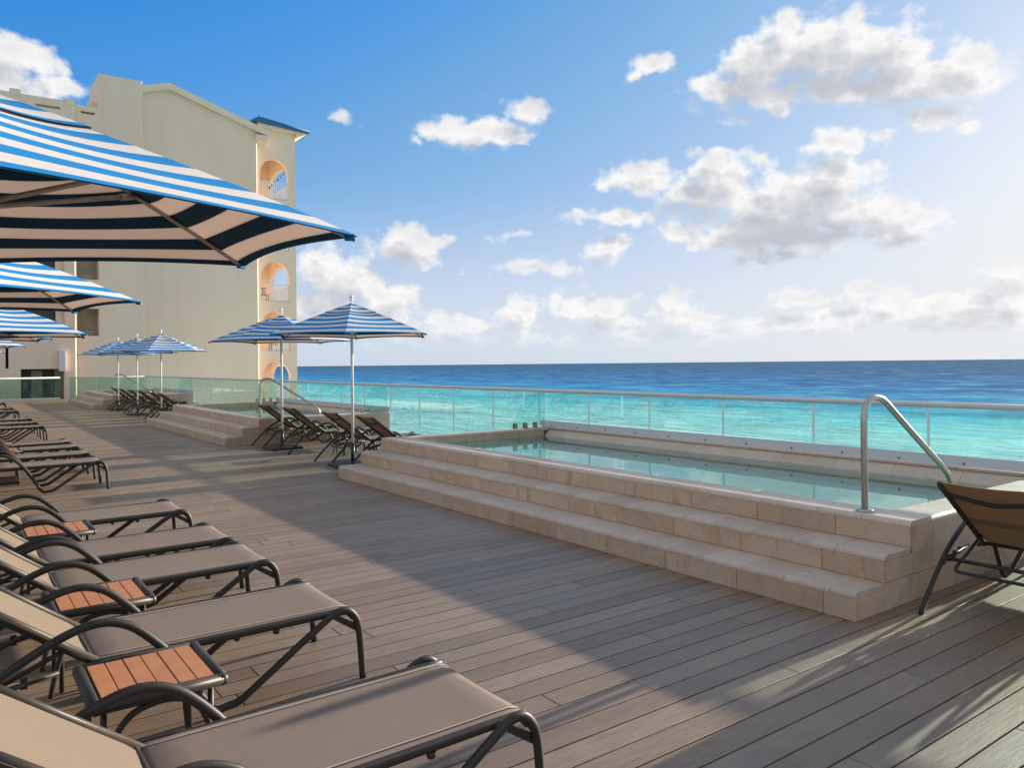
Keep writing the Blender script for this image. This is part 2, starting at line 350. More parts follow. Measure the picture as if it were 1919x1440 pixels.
# ---------------------------------------------------------------- mesh helpers
class MB:
    def __init__(s): s.v = []; s.f = []; s.m = []; s.sm = []
    def add(s, vs, fs, mi=0, sm=False):
        b = len(s.v); s.v += [tuple(v) for v in vs]
        for f in fs: s.f.append(tuple(b + i for i in f)); s.m.append(mi); s.sm.append(sm)
    def box(s, x0, x1, y0, y1, z0, z1, mi=0):
        v = [(x, y, z) for z in (z0, z1) for y in (y0, y1) for x in (x0, x1)]
        s.add(v, [(0, 2, 3, 1), (4, 5, 7, 6), (0, 1, 5, 4), (2, 6, 7, 3), (0, 4, 6, 2), (1, 3, 7, 5)], mi)
    def cbox(s, x0, x1, y0, y1, z0, z1, c, mi=0):
        """box with chamfered upper edges"""
        v = [(x0, y0, z0), (x1, y0, z0), (x1, y1, z0), (x0, y1, z0), (x0, y0, z1 - c), (x1, y0, z1 - c), (x1, y1, z1 - c), (x0, y1, z1 - c),
             (x0 + c, y0 + c, z1), (x1 - c, y0 + c, z1), (x1 - c, y1 - c, z1), (x0 + c, y1 - c, z1)]
        f = [(3, 2, 1, 0), (8, 9, 10, 11)]
        for i in range(4):
            j = (i + 1) % 4; f += [(i, j, 4 + j, 4 + i), (4 + i, 4 + j, 8 + j, 8 + i)]
        s.add(v, f, mi)
    def prism(s, poly, y0, y1, mi=0, axis='y', sm=False):
        """poly of (x,z) extruded along y; or (y,z) along x; or (x,y) along z"""
        n = len(poly)
        def q(a, b, t): return {'y': (a, t, b), 'x': (t, a, b), 'z': (a, b, t)}[axis]
        v = [q(a, b, y0) for a, b in poly] + [q(a, b, y1) for a, b in poly]
        fs = [tuple(range(n)), tuple(range(2 * n - 1, n - 1, -1))]
        s.add(v, fs, mi)
        s.add(v, [(i, n + i, n + (i + 1) % n, (i + 1) % n) for i in range(n)], mi, sm)
    def tube(s, pts, ra, rb=None, n=8, ref=None, mi=0, cap=True, closed=False):
        rb = rb or ra; pts = [Vector(p) for p in pts]; N = len(pts); base = len(s.v); pn = None
        for i, p in enumerate(pts):
            a = pts[i - 1] if (i > 0 or closed) else p; b = pts[(i + 1) % N] if (i < N - 1 or closed) else p
            t = (b - a).normalized()
            if ref is not None: bn = Vector(ref)
            elif pn is None:
                bn = t.cross(Vector((0, 0, 1)))
                if bn.length < .05: bn = t.cross(Vector((1, 0, 0)))
            else: bn = pn
            bn = (bn - t * bn.dot(t)).normalized(); pn = bn; nn = t.cross(bn)
            for k in range(n):
                w = 2 * math.pi * k / n
                s.v.append(tuple(p + nn * (ra * math.cos(w)) + bn * (rb * math.sin(w))))
        for i in range(N if closed else N - 1):
            j = (i + 1) % N
            for k in range(n):
                l = (k + 1) % n
                s.f.append((base + i * n + k, base + i * n + l, base + j * n + l, base + j * n + k)); s.m.append(mi); s.sm.append(True)
        if cap and not closed:
            s.f.append(tuple(base + k for k in range(n - 1, -1, -1))); s.m.append(mi); s.sm.append(False)
            s.f.append(tuple(base + (N - 1) * n + k for k in range(n))); s.m.append(mi); s.sm.append(False)
    def lathe(s, prof, cx=0, cy=0, n=16, mi=0):
        base = len(s.v)
        for r, z in prof:
            for k in range(n):
                w = 2 * math.pi * k / n; s.v.append((cx + r * math.cos(w), cy + r * math.sin(w), z))
        for i in range(len(prof) - 1):
            for k in range(n):
                l = (k + 1) % n; s.f.append((base + i * n + k, base + i * n + l, base + (i + 1) * n + l, base + (i + 1) * n + k)); s.m.append(mi); s.sm.append(True)
        s.f.append(tuple(base + k for k in range(n - 1, -1, -1))); s.m.append(mi); s.sm.append(False)
        s.f.append(tuple(base + (len(prof) - 1) * n + k for k in range(n))); s.m.append(mi); s.sm.append(False)
    def mesh(s, name, mats):
        me = bpy.data.meshes.new(name); me.from_pydata(s.v, [], s.f)
        for m in (mats if isinstance(mats, (list, tuple)) else [mats]): me.materials.append(m)
        me.polygons.foreach_set('material_index', s.m); me.polygons.foreach_set('use_smooth', s.sm); me.update()
        return me
    def build(s, name, mats, parent=None, loc=None):
        return link(name, s.mesh(name, mats), parent, loc)
def link(name, me, parent=None, loc=None):
    o = bpy.data.objects.new(name, me); COL.objects.link(o)
    if parent: o.parent = parent
    if loc: o.location = loc
    return o
def root(name, label, cat, loc=(0, 0, 0), rz=0, group=None):
    o = bpy.data.objects.new(name, None); COL.objects.link(o); o.empty_display_size = .2
    o.location = loc; o.rotation_euler = (0, 0, rz); tag(o, label, cat, group); return o
def tag(o, label, cat, group=None):
    o['label'] = label; o['category'] = cat
    if group: o['group'] = group
    return o
def struct(o, kind='structure'): o['kind'] = kind; return o
def kids(o): return [c for c in bpy.data.objects if c.parent == o]
def copy_tree(r, loc, label, group=None, rz=None):
    c = r.copy(); COL.objects.link(c); c.location = loc; c['label'] = label
    if group: c['group'] = group
    if rz is not None: c.rotation_euler = (0, 0, rz)
    for k in kids(r):
        d = k.copy(); COL.objects.link(d); d.parent = c
        for q in kids(k):
            e = q.copy(); COL.objects.link(e); e.parent = d
    return c
def smooth_path(p, n=5):
    p = [Vector(x) for x in p]; out = []
    for i in range(len(p) - 1):
        a, b, c, d = p[max(i - 1, 0)], p[i], p[i + 1], p[min(i + 2, len(p) - 1)]
        for k in range(n):
            t = k / n
            out.append(.5 * ((2 * b) + (c - a) * t + (2 * a - 5 * b + 4 * c - d) * t * t + (3 * b - a - 3 * c + d) * t ** 3))
    out.append(p[-1]); return out

# ---------------------------------------------------------------- sea, base, deck
PL = MB()
# sea as a wide sheet ending at the horizon of a real ocean (about 13 km from this height)
N = 96; ring = [(13000 * math.cos(2 * math.pi * k / N), 13000 * math.sin(2 * math.pi * k / N), -14) for k in range(N)]
PL.add(ring, [tuple(range(N))]); struct(PL.build('sea', MT['sea']))
b = MB(); b.box(-30, 7.98, -20, 44.25, -14.5, -.06); struct(b.build('terrace_base', MT['sand']))

POOLS = [(2.49, 9.95), (15.27, 22.54), (32.0, 39.3)]
deck_b = MB(); deck_b.box(-4.2, 7.60, -3.2, 44.1, -.058, -.045)
deck = struct(deck_b.build('deck', MT['under']))
PITCH, PW, PT = .1465, .1382, .03
plank_cache = {}
def plank_mesh(L):
    L = round(L, 2)
    if L not in plank_cache:
        m = MB(); m.cbox(0, L - .004, 0, PW, -PT, 0, .0022); plank_cache[L] = m.mesh('plank', MT['deck'])
    return plank_cache[L]
far = MB(); indiv = 0; rd = random.Random(11)
planks = []
y = 1.526 - PITCH * 20 + .003
while y < 43.9:
    x_end = 7.60
    for a, c in POOLS:
        if y > a + .02 and y + PW < c - .02: x_end = 4.40
    x = -3.6 - rd.uniform(0, 2.4)
    while x < x_end:
        L = rd.choice((1.6, 2.0, 2.4, 2.8, 3.2, 3.6))
        if x + L > x_end - .35: L = x_end - x
        planks.append((x, y, L)); x += L
    y += PITCH
def seen(x, y, L):
    x1 = x + L
    return y > 1.0 and x1 > .046 * y - .1 and x < min(y / .36 + .3, 7.7)
order = sorted(planks, key=lambda p: (0 if seen(*p) else 1, p[1]))
for i, (x, y, L) in enumerate(order):
    if i < 296 and seen(x, y, L):
        link('plank', plank_mesh(L), deck, (x, y, rd.uniform(-.0006, .0006)))
    else:
        far.cbox(x, x + L - .004, y, y + PW, -PT, rd.uniform(-.0006, .0006), .0022)
o = far.build('plank', MT['deck'], deck); o['kind'] = 'stuff'
# low kerb along the sea edge, under the glass
b = MB(); b.cbox(7.62, 7.97, -3.2, 44.2, -.05, .10, .01); struct(b.build('deck_kerb', MT['plate']))

# ---------------------------------------------------------------- plunge pools
RX = (4.316, 4.648, 4.970); ZT = (.17, .34, .51); NOSE = .034
XB = 7.83                                     # back of the pool, at the glass
WL = .385
def nose_poly(x0, x1, zt, th=.036, r=.034, seg=6):
    p = [(x1, zt - th), (x1, zt), (x0 + r, zt)]
    for k in range(1, seg + 1):
        w = math.pi / 2 * k / seg
        p.append((x0 + r - r * math.sin(w), zt - r + r * math.cos(w)))
    p.append((x0, zt - th)); return p
shared = {}
def sm_(key, fn):
    if key not in shared: shared[key] = fn()
    return shared[key]
def pool(Y0, Y1, label, fine=True):
    rt = root('plunge_pool', label, 'pool', (0, Y0, 0), 0, 'raised plunge pools along the glass')
    L = Y1 - Y0
    body = MB()
    e = .012
    for i in range(3):
        body.box(RX[i] + e, 5.24 if i == 2 else RX[i + 1] + .03, e, L - e, .001, ZT[i] - .03 - .002 * i)
    body.box(5.235, XB, e, .255, .001, .47); body.box(5.235, XB, L - .255, L - e, .001, .47)
    body.box(7.66, XB, .25, L - .25, .001, .37)
    body.build('pool_core', MT['grout'], rt)
    joined = {}
    def put(kind, me_fn, key, loc, mats):
        if fine: link('tile', sm_(key, me_fn), rt, loc)
        else:
            me = sm_(key, me_fn); J = joined.setdefault(mats, MB())
            J.add([(v.co.x + loc[0], v.co.y + loc[1], v.co.z + loc[2]) for v in me.vertices], [tuple(p.vertices) for p in me.polygons])
    g_ = .005
    # risers: long tiles with staggered joints
    for i in range(3):
        zb = ZT[i - 1] if i else 0.0
        zt = ZT[i] - .0375
        cuts = [0.]; c = (.212, .425, .52)[i]
        while c < L - .12: cuts.append(c); c += .642
        cuts.append(L)
        for a, c in zip(cuts[:-1], cuts[1:]):
            ln = round(c - a - g_, 3); z0 = .0015 if i == 0 else zb + .002
            def f(ln=ln, h=zt - z0):
                m = MB(); m.box(0, .014, 0, ln, 0, h); return m.mesh('tile', MT['stone'])
            put('riser', f, ('r', i, ln), (RX[i], a + g_ / 2, z0), 'stone')
        # bullnosed treads and coping
        x1 = RX[i + 1] if i < 2 else 5.25
        cuts = [0.]; c = (.17, .33, .33)[i]
        y_end = L
        while c < L - .1: cuts.append(c); c += .3235
        cuts.append(y_end)
        for a, c in zip(cuts[:-1], cuts[1:]):
            ln = round(c - a - .003, 3)
            def f(ln=ln, i=i, x1=x1):
                m = MB(); m.prism(nose_poly(0, x1 - RX[i] - .002, 0), 0, ln, sm=False)
                return m.mesh('tile', MT['tread'] if i < 2 else MT['stone2'])
            put('tread', f, ('t', i, ln), (RX[i], a + g_ / 2, ZT[i]), 'tread' if i < 2 else 'stone2')
    # end walls: slabs in two courses, then coping running towards the glass
    for end in (0, 1):
        yy = -.0 if end == 0 else L - .014
        segs = [(RX[0] + .015, .17 - .037, 4.962, 0.0015)]
        s2 = [(4.316 + .015, 4.646, .0015, .132), (4.6495, 4.962, .0015, .168), (4.965, 5.605, .0015, .168), (5.608, 6.25, .0015, .168), (6.253, 6.9, .0015, .168), (6.903, XB, .0015, .168),
              (4.648 + .015, 4.9835, .172, .302), (4.986, 5.262, .172, .4735), (5.265, 5.905, .172, .4735), (5.908, 6.55, .172, .4735), (6.553, 7.19, .172, .4735), (7.193, XB, .172, .4735)]
        for a, c, z0, z1 in s2:
            def f(w=round(c - a, 3), h=round(z1 - z0, 3)):
                m = MB(); m.box(0, w, 0, .014, 0, h); return m.mesh('tile', MT['stone'])
            put('end', f, ('e', round(c - a, 3), round(z1 - z0, 3)), (a, yy, z0), 'stone')
        cuts = [5.25]; c = 5.57
        while c < XB - .15: cuts.append(c); c += .3235
        cuts.append(XB)
        for a, c in zip(cuts[:-1], cuts[1:]):
            ln = round(c - a - g_, 3)
            def f(ln=ln, end=end):
                m = MB(); p = nose_poly(0, .262, 0)
                if end: p = [(.262 - q, w) for q, w in p]
                m.prism(p, 0, ln, axis='x'); return m.mesh('tile', MT['stone2'])
            put('cope', f, ('c', end, ln), (a + g_ / 2, 0 if end == 0 else L - .262, .51), 'stone2')
        # inner wall tiles above and under the water
        n = 5
        for k in range(n):
            w = (7.70 - 5.25) / n
            def f(w=round(w - g_, 3)):
                m = MB(); m.box(0, w, 0, .012, 0, .66); return m.mesh('tile', MT['stone'])
            put('inner', f, ('in', round(w - g_, 3)), (5.25 + k * w, .262 if end == 0 else L - .274, -.19), 'stone')
    # inner face below the front coping, and the sloped tile row under the glass
    cuts = [.27]
    while cuts[-1] < L - .6: cuts.append(cuts[-1] + .65)
    cuts.append(L - .27)
    for a, c in zip(cuts[:-1], cuts[1:]):
        ln = round(c - a - g_, 3)
        def f(ln=ln):
            m = MB(); m.box(-.012, 0, 0, ln, 0, .66); return m.mesh('tile', MT['stone'])
        put('front', f, ('fi', ln), (5.262, a, -.19), 'stone')
        def f(ln=ln):
            m = MB(); m.prism([(0, 0), (.122, .112), (.122, .096), (.016, 0)], 0, ln); return m.mesh('tile', MT['stone2'])
        put('slope', f, ('sl', ln), (7.705, a, .382), 'stone2')
        def f(ln=ln):
            m = MB(); m.box(0, .012, 0, ln, 0, .565); return m.mesh('tile', MT['stone'])
        put('back', f, ('bk', ln), (7.706, a, -.19), 'stone')
    for k, J in joined.items():
        o = J.build('tile', MT[k], rt); o['kind'] = 'stuff'
    b = MB(); b.box(5.23, 7.74, .24, L - .24, -.24, -.19); b.build('pool_floor', MT['poolfloor'], rt)
    b = MB(); b.tube([(7.815, .1, .497), (7.815, L - .1, .497)], .019, n=10); b.build('nosing', MT['stone'], rt)
    w = MB(); w.add([(5.26, .27, WL), (7.712, .27, WL), (7.712, L - .27, WL), (5.26, L - .27, WL)], [(0, 1, 2, 3)])
    w.build('water', MT['water'], rt)
    for yk in (1.32, 2.39, 3.83, 5.3):
        if not fine: break
        m = MB(); m.lathe([(.042, 0), (.044, .006), (.036, .014), (.014, .018)], n=14); m.build('jet_cap', MT['white'], rt, (5.185, yk, .5105))
    return rt
MT['stone2'] = make_stone('pale_sandstone_coping', (.60, .485, .375), (.69, .57, .45), (.45, .345, .255), .4)
pool(*POOLS[0], 'largest nearest raised pool with three long stone steps and bright water')
pool(*POOLS[1], 'middle raised pool behind the four angled loungers and two striped parasols')
pool(*POOLS[2], 'farthest small looking raised pool in front of the cream building', fine=False)

# ---------------------------------------------------------------- glass railing
GX = 7.85
rail = root('glass_railing', 'long glass railing with grey handrail between pools and sea', 'railing', (GX, 0, 0))
JY = [-.1 + 1.2525 * k for k in range(-2, 9)]          # joints
JY = [y for y in JY] ; JY[-1] = JY[-1]
js = [-2.59, -1.27, -.02, 1.24, 2.49, 3.75, 5.01, 6.26, 7.52, 8.77, 9.98, 11.31, 12.65, 13.98, 15.27, 16.57, 17.86, 19.15, 20.44, 21.73, 23.0]
while js[-1] < 39.5: js.append(js[-1] + 1.29)
js.append(40.9)
def in_pool(y):
    return any(a - .02 <= y <= c + .05 for a, c in POOLS)
for a, c in zip(js[:-1], js[1:]):
    z0 = .53 if in_pool((a + c) / 2) else .085
    m = MB(); m.box(-.008, .008, a + .011, c - .011, z0, 1.085)
    mi = [1 if k in (3, 2) else 0 for k in range(6)]
    m.m = [0, 0, 1, 1, 0, 0]
    m.build('glass_panel', [MT['glass'], MT['edge']], rail)
m = MB(); m.tube([(0, -3.2, 1.098), (0, 40.93, 1.098)], .029, .04, n=12, ref=(1, 0, 0)); m.build('handrail', MT['rail'], rail)
for y in js[1:-1]:
    m = MB(); z0 = .53 if in_pool(y) else .085; m.box(-.011, .011, y - .0085, y + .0085, z0, 1.08); m.build('joint_seal', MT['edge'], rail)
screw = MB(); screw.lathe([(.010, 0), (.010, .005), (.007, .010), (.003, .011)], n=8)
sme = screw.mesh('screw', MT['darksteel'])
for a, c in POOLS:
    m = MB(); m.box(-.022, -.008, a + .02, c - .02, .514, .617); k = m.build('kick_plate', MT['plate'], rail)
    yy = a + .3
    while yy < c - .1:
        s = link('screw', sme, k, (-.0225, yy, .545)); s.rotation_euler = (0, -math.pi / 2, 0); yy += .622
m = MB(); m.tube([(-3.3, 40.9, 1.09), (0, 40.9, 1.09)], .022, .03, n=10, ref=(0, 1, 0)); m.build('end_handrail', MT['rail'], rail)
for k in range(3):
    m = MB(); m.box(-3.28 + k * 1.1, -2.2 + k * 1.1, 40.894, 40.906, .085, 1.07); m.build('end_glass_panel', [MT['glass_end'], MT['edge']], rail)
# rail at the deck's far end
er = root('end_railing', 'short glass railing at the far end before the dark doorway', 'railing', (0, 44.0, 0))
m = MB(); m.tube([(-4, 0, 1.06), (4.5, 0, 1.06)], .04, .04, n=10); m.build('handrail', MT['plate'], er)
m = MB(); m.box(-4, 4.5, -.03, .03, -.03, .08); m.build('base_channel', MT['plate'], er)
for a, c in ((-4, -2.2), (-2.18, -.4), (-.38, 1.3), (1.32, 2.92), (2.97, 4.45)):
    m = MB(); m.box(a, c, -.006, .006, .08, 1.03); m.m = [0, 0, 0, 0, 1, 1]
    m.build('glass_panel', [MT['glass_end'], MT['edge']], er)
# slanted glass screens clamped on the pool ends
def screen(y, label, inward):
    r = root('glass_screen', label, 'glass screen', (0, y, 0), 0, 'slanted glass screens on the pool ends')
    m = MB(); m.prism([(7.16, .535), (7.83, .535), (7.83, 1.07), (7.46, 1.07)], -.006, .006)
    m.m = [0, 0, 1, 1, 1, 1]
    m.build('glass_pane', [MT['glass'], MT['edge']], r)
    for k, x in enumerate((7.24, 7.44, 7.64)):
        m = MB(); m.box(x - .03, x + .03, -.022, -.009, .5115, .60); m.box(x - .03, x + .03, .009, .022, .5115, .60); m.box(x - .032, x + .032, -.026, .026, .511, .522)
        m.build('clamp', MT['steel'], r)
screen(9.83, 'slanted glass screen with clamps on the near pool\'s far corner', 1)
screen(15.40, 'slanted glass screen beside the gap loungers on the middle pool\'s near corner', 1)
screen(22.42, 'slanted glass screen on the middle pool\'s far corner behind its handrail', 1)
screen(32.12, 'slanted glass screen on the farthest pool\'s near corner', 1)

# ---------------------------------------------------------------- pool handrails
def handrail(y, label):
    r = root('pool_handrail', label, 'handrail', (0, y, 0), 0, 'steel handrails into the pools')
    pts = smooth_path([(5.078, 0, .511), (5.078, 0, .8), (5.078, 0, 1.10), (5.085, 0, 1.185), (5.115, 0, 1.245), (5.17, 0, 1.28), (5.25, 0, 1.285), (5.33, 0, 1.265), (5.40, 0, 1.225), (5.6, 0, 1.095), (6.0, 0, .84), (6.16, 0, .74), (6.27, 0, .66), (6.325, 0, .585), (6.34, 0, .5), (6.34, 0, .2), (6.34, 0, -.18)], 5)
    m = MB(); m.tube(pts, .0225, n=14, ref=(0, 1, 0)); m.build('bent_tube', MT['steel'], r)
    m = MB(); m.lathe([(.058, .0), (.058, .006), (.05, .014), (.028, .02)], 5.078, 0, n=20); m.build('flange', MT['steel'], r, (0, 0, .5105))
handrail(2.857, 'large bent steel handrail on the nearest pool, at right')
handrail(15.55, 'bent steel handrail on the middle pool behind the left parasol pole')
handrail(32.3, 'small distant steel handrail on the farthest pool')

# ---------------------------------------------------------------- sun loungers (foot at x=0, head towards -x, near side at y=0)
W = .63
def side_tube(y):
    s = [(0, 0), (.008, .12), (.018, .235), (.035, .300), (.07, .343), (.105, .353), (.145, .344), (.19, .317), (.30, .246), (.424, .161), (.54, .082), (.60, .044), (.655, .022), (.705, .030), (.745, .070), (.80, .165), (.86, .272), (.915, .35), (1.0, .438), (1.06, .482), (1.13, .506), (1.21, .503), (1.30, .474), (1.40, .424), (1.50, .366), (1.59, .298), (1.70, .198), (1.80, .10), (1.89, 0)]
    return smooth_path([(-a, y, z + .012 if z < .03 and 0 < a < 1.8 else z) for a, z in s], 3)
BA = R_(37); HX, HZ = -1.165, .335; BL = .76
def back_pt(t, up=0): return (HX - t * math.cos(BA) - up * math.sin(BA), HZ + t * math.sin(BA) - 0 + up * math.cos(BA))
def make_lounger(label, loc, group):
    r = root('sun_lounger', label, 'sun lounger', loc, 0, group)
    for y in (.0, W):
        m = MB(); m.tube(side_tube(y), .0185, .0145, n=8, ref=(0, 1, 0)); m.build('side_leg', MT['bronze'], r)
        yy = y + (.012 if y == 0 else -.012)
        m = MB(); m.prism([(-.185, .338), (-.165, .352), (-.012, .262), (-.012, .222)], yy - .006, yy + .006); m.build('gusset', MT['bronze'], r)
    for y in (.034, W - .034):
        m = MB(); m.tube(smooth_path([(-.03, y, .30), (-.055, y, .325), (-.10, y, .336), (-.6, y, .334), (-1.19, y, .332)], 3), .020, .015, n=8, ref=(0, 1, 0)); m.build('seat_rail', MT['bronze'], r)
        for x in (-.42, -.78):
            m = MB(); m.lathe([(.012, .298), (.016, .304), (.016, .32)], x, y, n=8); m.build('stacking_pad', MT['black'], r)
    # seat sling, softly dished, rolling over the front bar
    prof = [(-.022, .298), (-.030, .325), (-.05, .346), (-.085, .356), (-.15, .358)] + [(-.15 - k * .1, .3575) for k in range(1, 11)] + [(-1.165, .352)]
    m = MB(); ny = 8; y0, y1 = .022, W - .022
    for top in (0, 1):
        base = len(m.v)
        for i, (x, z) in enumerate(prof):
            for j in range(ny + 1):
                v = j / ny; sag = .016 * 4 * v * (1 - v) * min(1, i / 5)
                edge = -.010 * (abs(2 * v - 1) ** 8)
                m.v.append((x, y0 + (y1 - y0) * v, z - sag + edge - (.005 if top else 0)))
        for i in range(len(prof) - 1):
            for j in range(ny):
                a = base + i * (ny + 1) + j; q = (a, a + 1, a + ny + 2, a + ny + 1)
                m.f.append(q if top else q[::-1]); m.m.append(0); m.sm.append(True)
    st = m.build('seat_sling', MT['sling'], r)
    for y in (.075, W - .075):
        v = (y - y0) / (y1 - y0)
        m = MB(); m.tube([(x, y, z - .016 * 4 * v * (1 - v) * min(1, i / 5) + .0008) for i, (x, z) in enumerate(prof)], .0016, .0035, n=5, ref=(0, 1, 0)); m.build('hem_seam', MT['seam'], st)
    m = MB(); m.tube([(-.04, .03, .318), (-.04, W - .03, .318)], .014); m.tube([(-1.10, .03, .325), (-1.10, W - .03, .325)], .014); m.tube([(-.60, .03, .312), (-.60, W - .03, .312)], .012)
    m.build('crossbar', MT['bronze'], r)
    # backrest
    for y in (.062, W - .062):
        a = back_pt(0, -.004); b = back_pt(BL, -.004)
        m = MB(); m.tube([(a[0], y, a[1]), (b[0], y, b[1])], .021, .015, n=8, ref=(0, 1, 0)); m.build('back_rail', MT['bronze'], r)
    m = MB(); ny = 8
    for top in (0, 1):
        base = len(m.v); nt = 9
        for i in range(nt + 1):
            t = .02 + (BL - .02) * i / nt
            ins = .075 * max(0, 1 - i / 1.2)
            for j in range(ny + 1):
                v = j / ny; sag = .022 * 4 * v * (1 - v); edge = .008 * abs(2 * v - 1) ** 8
                x, z = back_pt(t, .020 - sag - edge - (.004 if top else 0))
                m.v.append((x, .046 + ins * .6 + (W - .092 - ins * 1.2) * v, z))
        for i in range(nt):
            for j in range(ny):
                a = base + i * (ny + 1) + j; q = (a, a + 1, a + ny + 2, a + ny + 1)
                m.f.append(q if top else q[::-1]); m.m.append(0); m.sm.append(True)
    m.build('back_sling', MT['slingback'], r)
    m = MB()
    a = back_pt(BL - .11, -.012); c = back_pt(BL - .11, -.065)
    m.tube(smooth_path([(a[0], .065, a[1]), ((a[0] + c[0]) / 2, .16, (a[1] + c[1]) / 2), (c[0], W / 2, c[1]), ((a[0] + c[0]) / 2, W - .16, (a[1] + c[1]) / 2), (a[0], W - .065, a[1])], 4), .013)
    m.build('back_brace', MT['bronze'], r)
    a = back_pt(.03, -.012); m = MB(); m.tube([(a[0], .065, a[1]), (a[0], W - .065, a[1])], .014); m.build('hinge_bar', MT['bronze'], r)
    a = back_pt(.14, -.02)
    m = MB(); m.tube(smooth_path([(a[0], .085, a[1]), (-1.45, .085, .325), (-1.60, .085, .262), (-1.645, .10, .245), (-1.66, .15, .243), (-1.66, W / 2, .243), (-1.66, W - .15, .243), (-1.645, W - .10, .245), (-1.60, W - .085, .262), (-1.45, W - .085, .325), (a[0], W - .085, a[1])], 4), .0105); m.build('prop_bar', MT['bronze'], r)
    m = MB(); m.tube([(-1.59, .005, .298), (-1.59, W - .005, .298)], .0125)
    for y in (.02, W - .02):
        for k in range(4):
            x = -1.42 - k * .07; m.box(x - .012, x + .012, y - .006, y + .006, .30 - k * .012, .345 - k * .012)
        m.tube([(-1.30, y, .335), (-1.64, y, .285)], .011)
    m.build('ratchet_bar', MT['bronze'], r)
    return r
FX, GXF, WROW, WGAP = 1.651, 6.66, 'sun loungers in the row at left', 'sun loungers in the gaps between pools'
L1 = make_lounger('nearest taupe sling lounger, cut off by the bottom left corner', (FX, 2.105, 0), WROW)
row = [(3.533, 'taupe lounger second from the front, between two orange slatted tables'),
 (4.70, 'taupe lounger just beyond the second orange slatted table, nearer of a close pair'),
 (5.47, 'taupe lounger squeezed close behind its twin, before the third orange table'),
 (6.79, 'taupe lounger standing last of the front group, past the third orange table'),
 (11.02, 'lounger standing first of the second group in the row, showing its curved leg'),
 (12.12, 'lounger second in the second group, nearer the camera than its small table'),
 (13.25, 'lounger third in the second group, behind the first table there'),
 (14.2, 'lounger last in the second group of the left row'),
 (18.4, 'lounger nearest in the third group of the left row, thin curved legs showing'),
 (19.8, 'lounger second in the third group of the left row'),
 (21.35, 'lounger farthest in the third group of the left row'),
 (25.6, 'tiny lounger nearest in the fourth far group at the left edge'),
 (27.4, 'tiny lounger second in the fourth far group at the left edge'),
 (31.5, 'tiny farthest lounger at the left edge before the end railing')]
for y, l in row: copy_tree(L1, (FX, y, 0), l, WROW)
gap = [(10.03, 'lounger seen from behind under the right parasol, tight against the near pool', 6.66),
 (11.31, 'lounger seen from behind, left of the right white parasol pole', 6.66),
 (13.14, 'lounger seen from behind, right of the left parasol base', 6.66),
 (14.49, 'lounger seen from behind close beside the middle pool\'s end wall', 6.66),
 (23.25, 'far gap lounger closest to the middle pool\'s steps', 6.62),
 (24.60, 'far gap lounger standing second from the middle pool', 6.66),
 (26.2, 'far gap lounger third from the middle pool, near the middle parasol pole', 6.64),
 (28.0, 'far gap lounger fourth from the middle pool', 6.66),
 (29.6, 'far gap lounger fifth from the middle pool, near the left parasol pole', 6.65),
 (31.2, 'far gap lounger beside the farthest pool', 6.66),
 (1.70, 'lounger seen from behind at the right edge beside the stone steps', 6.647)]
for y, l, x in gap: copy_tree(L1, (x, y, 0), l, WGAP)

# ---------------------------------------------------------------- side tables
def make_table(label, loc, group):
    r = root('side_table', label, 'side table', loc, 0, group)
    S = .42
    m = MB()
    for pts in ([(0, 0, 0), (S, 0, 0)], [(0, S, 0), (S, S, 0)], [(0, 0, 0), (0, S, 0)], [(S, 0, 0), (S, S, 0)]):
        p = [(a, b, .382) for a, b, _ in pts]; m.tube(p, .020, .024, n=10)
    for x in (0, S):
        for y in (0, S): m.lathe([(.012, .362), (.022, .372), (.0225, .382), (.02, .394), (.012, .402)], x, y, n=10)
    m.build('frame', MT['bronze'], r)
    for k in range(6):
        m = MB(); w = (S - .044) / 6
        m.cbox(.022 + k * w + .002, .022 + (k + 1) * w - .002, .021, S - .021, .378, .399 + random.uniform(-.0008, .0008), .0018)
        m.build('slat', MT['wood'], r)
    for y in (.01, S - .01):
        pts = smooth_path([(-.02, y, 0), (.0, y, .10), (.035, y, .22), (.10, y, .32), (.18, y, .352), (.26, y, .350), (.33, y, .315), (.375, y, .22), (.39, y, .1), (.40, y, 0)], 4)
        m = MB(); m.tube(pts, .0125, n=8, ref=(0, 1, 0)); m.build('bent_leg', MT['bronze'], r)
    for x, y in ((.03, .05), (S - .03, .05), (.03, S - .05), (S - .03, S - .05)):
        m = MB(); m.tube([(x, y, .365), (x, y, 0)], .011, n=8); m.build('leg', MT['bronze'], r)
    return r
TG = 'orange slatted side tables beside the loungers'
T1 = make_table('large nearest orange slatted side table in front of the second lounger', (.40, 2.97, 0), TG)
tabs = [(.40, 4.20, 'orange slatted side table between the second and third loungers'), (.41, 6.19, 'third orange slatted side table, partly behind curved armrests'),
 (.40, 12.82, 'small orange topped table in the second lounger group'), (.40, 13.92, 'small orange topped table deeper in the second lounger group'), (.40, 19.15, 'tiny orange topped table in the third lounger group'),
 (5.45, 12.32, 'reddish side table between the loungers under the striped parasols'), (5.42, 27.3, 'dark looking side table among the far gap loungers')]
for x, y, l in tabs: copy_tree(T1, (x, y, 0), l, TG)

